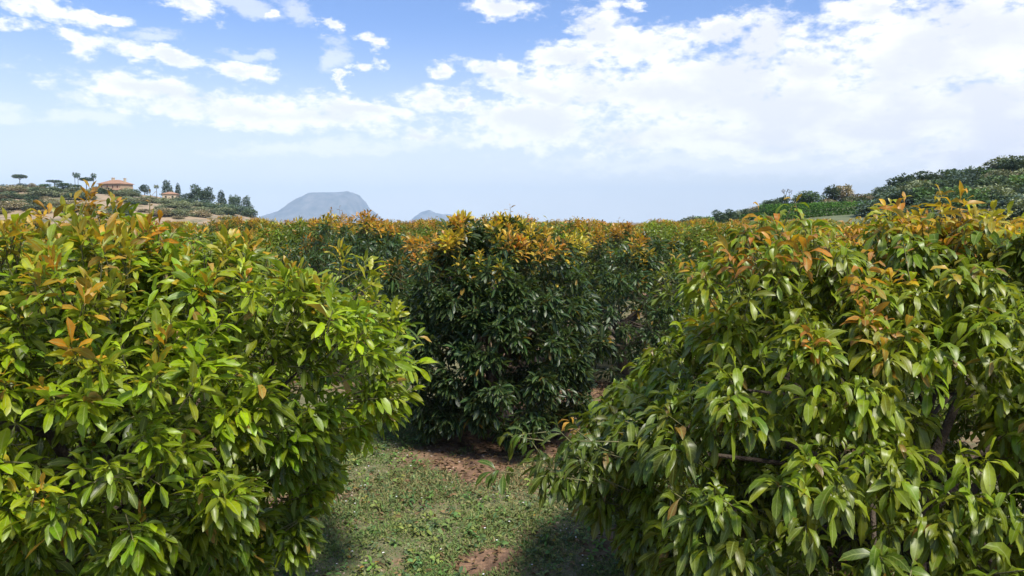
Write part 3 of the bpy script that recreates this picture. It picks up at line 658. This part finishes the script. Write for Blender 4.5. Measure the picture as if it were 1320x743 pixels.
def proto_tree(kind):
    """unit-size tree: height 1, spread about 1; returns (root, name)"""
    if kind in protos: return protos[kind]
    g = random.Random(len(protos)+9)
    shape, colr = kind[0], GRN[kind[1]]
    nm = {'bush': 'shrub', 'tree': 'round_tree', 'umb': 'umbrella_pine', 'cone': 'conifer', 'palm': 'palm_tree', 'bare': 'bare_tree', 'hedge': 'hedge'}[shape]
    root = empty(nm, (0, 0, 0)); sd_ = len(protos)*7+300; mb = MB()
    if shape == 'bush':
        crown_cloud('crown', sd_, [(x, y, z*.8-.02, a, b_, c_) for x, y, z, a, b_, c_ in lobes_round(sd_, 8)] + [(0, 0, .2, .45, .45, .25)], 1100, .11, colr, root)
        for i in range(4): mb.tube([(0, 0, -.12), (math.cos(i*1.7)*.1, math.sin(i*1.7)*.1, .25), (math.cos(i*1.7)*.25, math.sin(i*1.7)*.25, .6)], [.025, .018, .008], 5)
    elif shape == 'tree':
        crown_cloud('crown', sd_, lobes_round(sd_, 11), 1400, .10, colr, root)
        mb.tube([(0, 0, -.1), (.01, 0, .2), (-.01, .02, .5)], [.045, .033, .02], 7)
        for i in range(5): mb.tube([(0, 0, .25), (math.cos(i*1.3)*.14, math.sin(i*1.3)*.14, .5), (math.cos(i*1.3)*.25, math.sin(i*1.3)*.25, .7)], [.02, .014, .006], 5)
    elif shape == 'umb':
        crown_cloud('crown', sd_, [(0, 0, .88, .48, .48, .10), (-.25, 0, .84, .25, .25, .08), (.25, .05, .85, .25, .25, .08), (0, .2, .84, .25, .25, .08)], 1100, .085, colr, root)
        mb.tube([(0, 0, -.1), (.02, 0, .4), (0, 0, .8)], [.03, .024, .018], 7)
        for i in range(6): mb.tube([(.01, 0, .6), (math.cos(i*1.05)*.18, math.sin(i*1.05)*.18, .76), (math.cos(i*1.05)*.36, math.sin(i*1.05)*.36, .86)], [.014, .01, .005], 5)
    elif shape == 'cone':
        crown_cloud('crown', sd_, [(g.uniform(-.05, .05), g.uniform(-.05, .05), z, .36*(1-z)**.6+.06, .36*(1-z)**.6+.06, .14) for z in (.2, .35, .5, .63, .76, .87, .94)], 1300, .09, colr, root)
        mb.tube([(0, 0, -.1), (0, 0, .5), (0, 0, .92)], [.035, .025, .006], 7)
    elif shape == 'palm':
        gg = np.random.default_rng(2); m = 46; a = gg.uniform(0, 6.28, m); e_ = gg.uniform(-.75, .95, m)
        d = np.stack([np.cos(a)*np.cos(e_), np.sin(a)*np.cos(e_), np.sin(e_)], 1)
        cl = np.array(colr[0])+(np.array(colr[1])-np.array(colr[0]))*gg.random((m, 1))
        V, fl, T, U = leaves(np.tile([0, 0, .84], (m, 1)), d, gg.uniform(.22, .30, m), np.full(m, .06), cl, gg, ST_MED, droop=.9, fold=.5)
        mesh_np('crown', V, fl, M_far, root, tint=T, uv=U)
        mb.tube([(0, 0, -.08), (.01, 0, .3), (0, 0, .84)], [.026, .02, .018], 8)
    elif shape == 'bare':
        gg = random.Random(5)
        def br(p, d, l_, r0, dep):
            e_ = p+d*l_; mb.tube([p, (p+e_)/2+np.array([gg.uniform(-.01, .01), 0, 0]), e_], [r0, r0*.8, r0*.6], 5)
            if dep:
                for i in range(3): br(e_, nrm(d+np.array([gg.uniform(-.8, .8), gg.uniform(-.8, .8), gg.uniform(-.1, .5)])), l_*.68, r0*.55, dep-1)
        br(np.array([0, 0, -.1]), np.array([0, 0, 1.]), .38, .03, 4)
    if mb.v: mb.build('trunk', M_bark, root, smooth=True)
    protos[kind] = [root, False, nm]; return protos[kind]
def plant(kind, x, y, z, wdt, hgt, label, cat, group=None, rz=None):
    pr = proto_tree(kind); root = pr[0] if not pr[1] else copy_tree(pr[0]); pr[1] = True
    root.location = (x, y, z); root.scale = (wdt, wdt, hgt); root.rotation_euler = (0, 0, rr.uniform(0, 6.28) if rz is None else rz)
    tag(root, label, cat, group); return root
def plant_px(kind, px0, px1, ptop, pbot, Y, fn, label, cat, group=None, sink=0):
    """stand a plant on the hill; photo columns give its place and width, rows its height"""
    u = ray((px0+px1)/2, 287)[0]; zt = CH+(HZ-ptop)/F*Y
    zg = float(fn(np.array([u]), np.array([Y]))[0]); zb = CH+(HZ-pbot)/F*Y
    zg = min(zg, zb+1.0)-sink
    return plant(kind, u*Y, Y, zg, (px1-px0)/F*Y*(1.25 if kind[0] != 'palm' else 1.5), max(.8, zt-zg), label, cat, group)
LFT = [
 (('umb','blue'), 22,36,226,243,300,'flat topped umbrella pine farthest left on the skyline','pine tree'),
 (('bush','dark'), 26,38,236,244,300,'dark shrub at the foot of the leftmost umbrella pine','shrub'),
 (('bush','dry'), 39,48,235,244,300,'small reddish brown bush between the first pine and the green bush','shrub'),
 (('bush','green'), 54,67,237,245,300,'green bush just left of the arched umbrella pine','shrub'),
 (('umb','blue'), 65,80,233,245,302,'low umbrella pine with a wide thin crown left of the dark round tree','pine tree'),
 (('tree','dark'), 76,93,236,249,298,'dark round tree left of the two tall palms','tree'),
 (('palm','blue'), 95,104,222,248,298,'tall slender palm, left one of the close pair','palm tree'),
 (('palm','blue'), 99,108,222.5,248,299,'tall slender palm, right one of the close pair','palm tree'),
 (('umb','pine'), 94,106,239,249,290,'low layered pine under the pair of palms','pine tree'),
 (('umb','pine'), 107,121,230,248,301,'leaning flat pine between the palm pair and the villa palm','pine tree'),
 (('palm','blue'), 118,129,223,249,301,'tall palm standing right against the villa','palm tree'),
 (('bush','oliv'), 118,134,238,252,292,'olive green bush at the left corner of the villa','shrub'),
 (('bush','dark'), 128,147,240.5,254,289,'dark garden bush hiding the lower left wall of the villa','shrub'),
 (('bush','oliv'), 158,174,240,254,288,'olive green bush in front of the villa right wall','shrub'),
 (('bush','dark'), 170,181,243,255,286,'darker bush below the villa terrace end','shrub'),
 (('tree','blue'), 183,193,238,254,300,'small bluish tree standing alone right of the villa','tree'),
 (('bush','dark'), 161,170,262,270,262,'round clipped dark shrub below the stone wall, left one','shrub'),
 (('bush','dark'), 177,186,262,270,262,'round clipped dark shrub below the stone wall, right one','shrub'),
 (('bush','green'), 186,205,262,275,258,'wide green bush right of the two round shrubs','shrub'),
 (('palm','oliv'), 198,209,238,257,298,'pale short palm left of the little cream house','palm tree'),
 (('cone','pine'), 209,226,235,258,300,'tallest dark conifer beside the little cream house','conifer'),
 (('cone','pine'), 226,236,239,259,301,'slim dark conifer right of the little cream house','conifer'),
 (('bush','blue'), 234,250,248,262,298,'bluish bush left of the twin green trees','shrub'),
 (('tree','pine'), 247,264,240,263,298,'big green tree, left one of the twin trees','tree'),
 (('tree','pine'), 259,276,243,264,299,'big green tree, right one of the twin trees','tree'),
 (('cone','pine'), 279,294,248,267,299,'dark pointed tree right of the twin trees','conifer'),
 (('tree','dark'), 296,303,253,268,300,'narrow dark tree, left one of a small pair','tree'),
 (('tree','dark'), 302,311,253,270,300,'narrow dark tree, right one of a small pair','tree'),
 (('cone','blue'), 311,327,255,277,300,'last bluish conifer at the right end of the hill','conifer'),
]
for k_, a, b_, t_, bo, Y, lb, ct in LFT: plant_px(k_, a, b_, t_, bo, Y, HL, lb, ct, 'trees and bushes on the villa hill')
for i, px in enumerate((228,236,245,254,262,271,280,288,297,306,315,322)):
    plant_px(('bush', ('oliv','blue','dark')[i % 3]), px-9, px+9, 251+i*1.3+(i % 2)*2, 270+i*.8, 286-(i % 3)*3, HL, 'low olive scrub bush in the belt below the hill conifers', 'shrub', 'scrub belt below the conifers')
for i in range(170):
    px = rr.choice((rr.uniform(-10, 118),)*4+(rr.uniform(150, 300),)*2); Y = rr.uniform(205, 296); u = ray(px, 287)[0]; zg = float(HL(np.array([u]), np.array([Y]))[0])
    w_ = rr.uniform(3, 8); plant(('bush', rr.choice(('oliv','dry','dark','oliv'))), u*Y, Y, zg-.2, w_, w_*rr.uniform(.28, .5), 'low dull olive bush on the dry terraced slope below the villa', 'shrub', 'bushes on the dry left slope')

# right hill
RGT = [
 (('bush','dark'), 876,900,279,289,122,'dark low bush at the left foot of the right hill','shrub'),
 (('bush','green'), 896,922,277,289,124,'dark green bush second from the left foot of the hill','shrub'),
 (('tree','pine'), 918,936,272,290,126,'low rounded tree, left of two above the orchard edge','tree'),
 (('tree','pine'), 934,952,271,289,127,'low rounded tree, right of two above the orchard edge','tree'),
 (('bush','dry'), 965,985,264,276,146,'brownish bush left of the terraced hedges','shrub'),
 (('tree','dark'), 984,1003,258,276,148,'dark rounded tree left of the leafless tree','tree'),
 (('bush','green'), 990,1008,261,272,144,'green bush before the dark rounded tree','shrub'),
 (('tree','dark'), 1000,1016,254,272,150,'dark tree below the leafless tree','tree'),
 (('bare','dry'), 1003,1024,240,268,151,'leafless grey tree on the skyline','bare tree'),
 (('tree','green'), 1025,1057,248,268,148,'bright green dome shaped tree on the skyline','tree'),
 (('tree','dark'), 1062,1080,241,264,150,'dark ragged tree, left of the pair right of the green dome tree','tree'),
 (('tree','dry'), 1074,1096,238,263,151,'brownish ragged tree, right of the pair after the green dome tree','tree'),
 (('bush','dry'), 1092,1116,248,262,150,'grey brown bush after the ragged trees','shrub'),
 (('bush','oliv'), 1110,1136,247,260,150,'pale olive bush on the ridge middle','shrub'),
 (('bush','dry'), 1130,1162,244,259,149,'wide dry brown bush on the ridge','shrub'),
 (('tree','dark'), 1157,1189,234,258,144,'dark grey-blue round tree where the ridge steepens','tree'),
 (('tree','pine'), 1177,1214,223,252,150,'dark broad tree on the skyline with a slanting top','tree'),
 (('tree','dark'), 1212,1240,221,247,150,'dark leaning tree on the skyline after the broad one','tree'),
 (('tree','dark'), 1236,1264,217,245,151,'dark tree merging into the ridge wood','tree'),
 (('tree','oliv'), 1268,1310,204,238,151,'highest dome shaped tree on the right skyline','tree'),
 (('tree','dark'), 1308,1340,205,236,150,'dark tree cut by the right edge of the picture','tree'),
 (('tree','green'), 1270,1330,228,262,118,'large yellow-green tree on the slope at the right edge','tree'),
 (('tree','blue'), 1210,1250,238,268,126,'bluish green tree in the middle of the slope','tree'),
 (('bush','blue'), 1268,1330,256,290,104,'wide bluish bush low on the slope at the right edge','shrub'),
]
for k_, a, b_, t_, bo, Y, lb, ct in RGT: plant_px(k_, a, b_, t_, bo, Y, HR, lb, ct, 'trees and bushes on the right hill')
for i in range(150):
    px = 1120+260*rr.random()**.8; u = ray(px, 287)[0]; Y = rr.uniform(88, 150)
    zg = float(HR(np.array([u]), np.array([Y]))[0]); w_ = rr.uniform(2.5, 6.5)
    plant((rr.choice(('bush','tree','bush')), rr.choice(('oliv','dark','blue','pine','oliv','dark','dry','green'))), u*Y, Y, zg-.3, w_, w_*rr.uniform(.5, .8), 'scrub bush among many on the upper right slope', 'shrub', 'scrub of the right hillside')
for i in range(40):
    px = 875+300*rr.random()**.75; u = ray(px, 287)[0]; Y = rr.uniform(140, 156)
    zg = float(HR(np.array([u]), np.array([Y]))[0]); w_ = rr.uniform(2, 4)
    plant(('bush', rr.choice(('oliv','dry','dark'))), u*Y, Y, zg-.3, w_, w_*.6, 'low brownish ridge bush behind the terraced hedges', 'shrub', 'ridge bushes of the right hill')
# clipped hedge rows on the terraces
random.seed(3)
def hedge(px0, px1, pt0, pt1, th, Y, label, seed):
    root = empty('hedge', (ray((px0+px1)/2, 287)[0]*Y, Y, 0)); L = []
    n_h = max(4, int((px1-px0)/F*Y/.9))
    for i in range(n_h+1):
        t_ = i/n_h; px = px0+(px1-px0)*t_; pt = pt0+(pt1-pt0)*t_; u = ray(px, 287)[0]; zt = CH+(HZ-pt)/F*Y; r_ = th/F*Y*.5
        L.append((u*Y-root.location.x, rr.uniform(-.15, .15), zt-r_, .75, 1.0, r_*rr.uniform(.92, 1.06)))
    crown_cloud('crown', seed, L, 260*n_h, .3, [(.03,.085,.012), (.09,.20,.025)], root)
    mb = MB()
    for i in range(0, n_h+1, 2):
        x_ = L[i][0]; u = (x_+root.location.x)/Y; zg = float(HR(np.array([u]), np.array([Y]))[0])
        mb.tube([(x_, 0, min(zg, L[i][2])-.4), (x_+.05, 0, L[i][2])], [.07, .05], 6)
    mb.build('stems', M_bark, root, smooth=True)
    tag(root, label, 'hedge', 'terraced hedge rows')
hedge(893, 1000, 285, 273, 6, 130, 'thin hedge row running down to the left foot of the right hill', 504)
hedge(985, 1150, 265, 259, 8, 138, 'upper bright green hedge row on the terrace under the green dome tree', 501)
hedge(990, 1140, 271.5, 267, 8, 128, 'middle green hedge row between the two other rows', 502)
hedge(1000, 1125, 277.5, 272, 7, 118, 'short lower green hedge row just above the orchard', 503)

# ------------------------------------------------------------------ villa
M_wall = noisy('stucco', [(.36,.25,.15), (.44,.32,.20)], .8, bump=.15)
M_cream = noisy('cream_stucco', [(.48,.38,.24), (.56,.46,.31)], .8, bump=.15)
M_tile = noisy('roof_tile', [(.24,.13,.075), (.36,.21,.13)], 1.2, bump=.4)
M_dark = noisy('dark_opening', [(.02,.018,.016), (.035,.03,.028)], 2, rough=.4, bump=0)
M_shut = noisy('shutter', [(.13,.05,.04), (.17,.07,.05)], 3, bump=.1)
M_stone = noisy('stone', [(.30,.24,.19), (.50,.42,.35)], .9, bump=.6)
M_white = noisy('whitewash', [(.62,.58,.53), (.75,.72,.68)], .6, bump=.2)
def hip(mb, x0, x1, y0, y1, z, h, o_=.5, th=.18):
    x0 -= o_; x1 += o_; y0 -= o_; y1 += o_; d = (y1-y0)/2; ym = (y0+y1)/2
    mb.add([(x0,y0,z),(x1,y0,z),(x1,y1,z),(x0,y1,z),(x0,y0,z+th),(x1,y0,z+th),(x1,y1,z+th),(x0,y1,z+th),(x0+d,ym,z+th+h),(x1-d,ym,z+th+h)],
           [[0,3,2,1],[0,1,5,4],[1,2,6,5],[2,3,7,6],[3,0,4,7],[4,5,9,8],[5,6,9],[6,7,8,9],[7,4,8]])
def window(root, x, y, z, w_, h_, pane_mat, name='window'):
    mb = MB(); t_ = .1
    mb.box(x-w_/2-t_, x+w_/2+t_, y-.10, y+.0, z-t_, z); mb.box(x-w_/2-t_, x+w_/2+t_, y-.10, y, z+h_, z+h_+t_)
    mb.box(x-w_/2-t_, x-w_/2, y-.10, y, z+.002, z+h_-.002); mb.box(x+w_/2, x+w_/2+t_, y-.10, y, z+.002, z+h_-.002)
    f = mb.build(name, M_cream, root); p = MB(); p.box(x-w_/2+.004, x+w_/2-.004, y-.05, y-.012, z+.004, z+h_-.004); p.build('pane', pane_mat, f); return f
hx, hy, _ = at(150, 250, 300); hz0 = CH+(HZ-252)/F*300
V_ = empty('villa', (hx, hy, hz0), R(-14), (.86, .86, .88)); tag(V_, 'ochre villa with hipped tile roof and two chimneys on the left hilltop', 'house')
mb = MB(); mb.box(-6.2, 6.0, -4, 4, -2.5, 4.85); mb.build('wall', M_wall, V_)
mb = MB(); mb.box(-7.6, -6.203, -3.2, 3.4, -2.5, 3.3); mb.box(-2.2, 6.6, -6.0, -4.003, -2.5, 1.9); mb.build('wing_wall', M_cream, V_)
mb = MB(); hip(mb, -6.2, 6.0, -4, 4, 4.852, 1.9); rf = mb.build('roof', M_tile, V_)
mb = MB(); mb.add([(-8.1,-3.7,3.1),(-6.21,-3.7,3.9),(-6.21,3.9,3.9),(-8.1,3.9,3.1),(-8.1,-3.7,3.3),(-6.21,-3.7,4.1),(-6.21,3.9,4.1),(-8.1,3.9,3.3)], [[0,3,2,1],[4,5,6,7],[0,1,5,4],[1,2,6,5],[2,3,7,6],[3,0,4,7]])
mb.add([(-2.5,-6.4,1.9),(6.9,-6.4,1.9),(6.9,-4.01,2.6),(-2.5,-4.01,2.6),(-2.5,-6.4,2.1),(6.9,-6.4,2.1),(6.9,-4.01,2.8),(-2.5,-4.01,2.8)], [[0,3,2,1],[4,5,6,7],[0,1,5,4],[1,2,6,5],[2,3,7,6],[3,0,4,7]])
mb.build('porch_roof', M_tile, V_)
for (x, y, w_, h_) in ((-1.6, .2, 1.0, 2.2), (4.6, .6, .8, 1.3)):
    mb = MB(); z_ = 5.6 if x < 0 else 5.1; mb.box(x-w_/2, x+w_/2, y-w_/2, y+w_/2, z_, 7.0+h_*.35); mb.box(x-w_/2-.12, x+w_/2+.12, y-w_/2-.12, y+w_/2+.12, 7.003+h_*.35, 7.2+h_*.35); mb.build('chimney', M_cream, rf)
for x in (-4.4, -1.2, 1.8, 4.4): window(V_, x, -4.003, 3.0, 1.0, 1.2, M_shut)
for x in (-4.4,): window(V_, x, -4.003, .2, 1.0, 1.3, M_shut)
window(V_, .3, -6.003, -.6, 2.2, 1.9, M_dark, 'doorway'); window(V_, 4.2, -6.003, 0, 1.1, 1.2, M_dark)
cx_, cy_, _ = at(220, 250, 292); cz_ = CH+(HZ-258)/F*292
C_ = empty('cottage', (cx_, cy_, cz_), R(10)); tag(C_, 'little cream house with low roof among the conifers right of the villa', 'house')
mb = MB(); mb.box(-2.6, 2.6, -2, 2, -2.5, 2.1); mb.build('wall', M_cream, C_)
mb = MB(); hip(mb, -2.6, 2.6, -2, 2, 2.102, .9, .35, .12); mb.build('roof', M_tile, C_)
for x in (-1.3, 1.2): window(C_, x, -2.003, .7, .7, .8, M_dark)
def wall_px(px0, px1, pt, pb, Y, mat, label, tilt=0):
    x0 = ray(px0, 287)[0]*Y; x1 = ray(px1, 287)[0]*Y; z1 = CH+(HZ-pt)/F*Y; z0 = CH+(HZ-pb)/F*Y-1.5; mb = MB(); n_ = 12; L = x1-x0
    for i in range(n_):
        a = -L/2+L*i/n_; zz_ = (z1-z0)+math.sin(i*1.9)*.12-tilt*(i/n_)
        mb.box(a+.003, a+L/n_-.003, -.35+.03*(i % 2), .35, 0, zz_-.15); mb.box(a+.003, a+L/n_-.003, -.42, .42, zz_-.147, zz_)
    o = mb.build('stone_wall' if mat is M_stone else 'white_wall', mat, loc=((x0+x1)/2, Y, z0)); tag(o, label, 'wall')
wall_px(155, 187, 254.5, 262, 274, M_stone, 'pale stone terrace wall below the villa garden')
wall_px(252, 276, 279, 286.5, 238, M_white, 'whitewashed wall low on the tan slope under the conifers', .9)
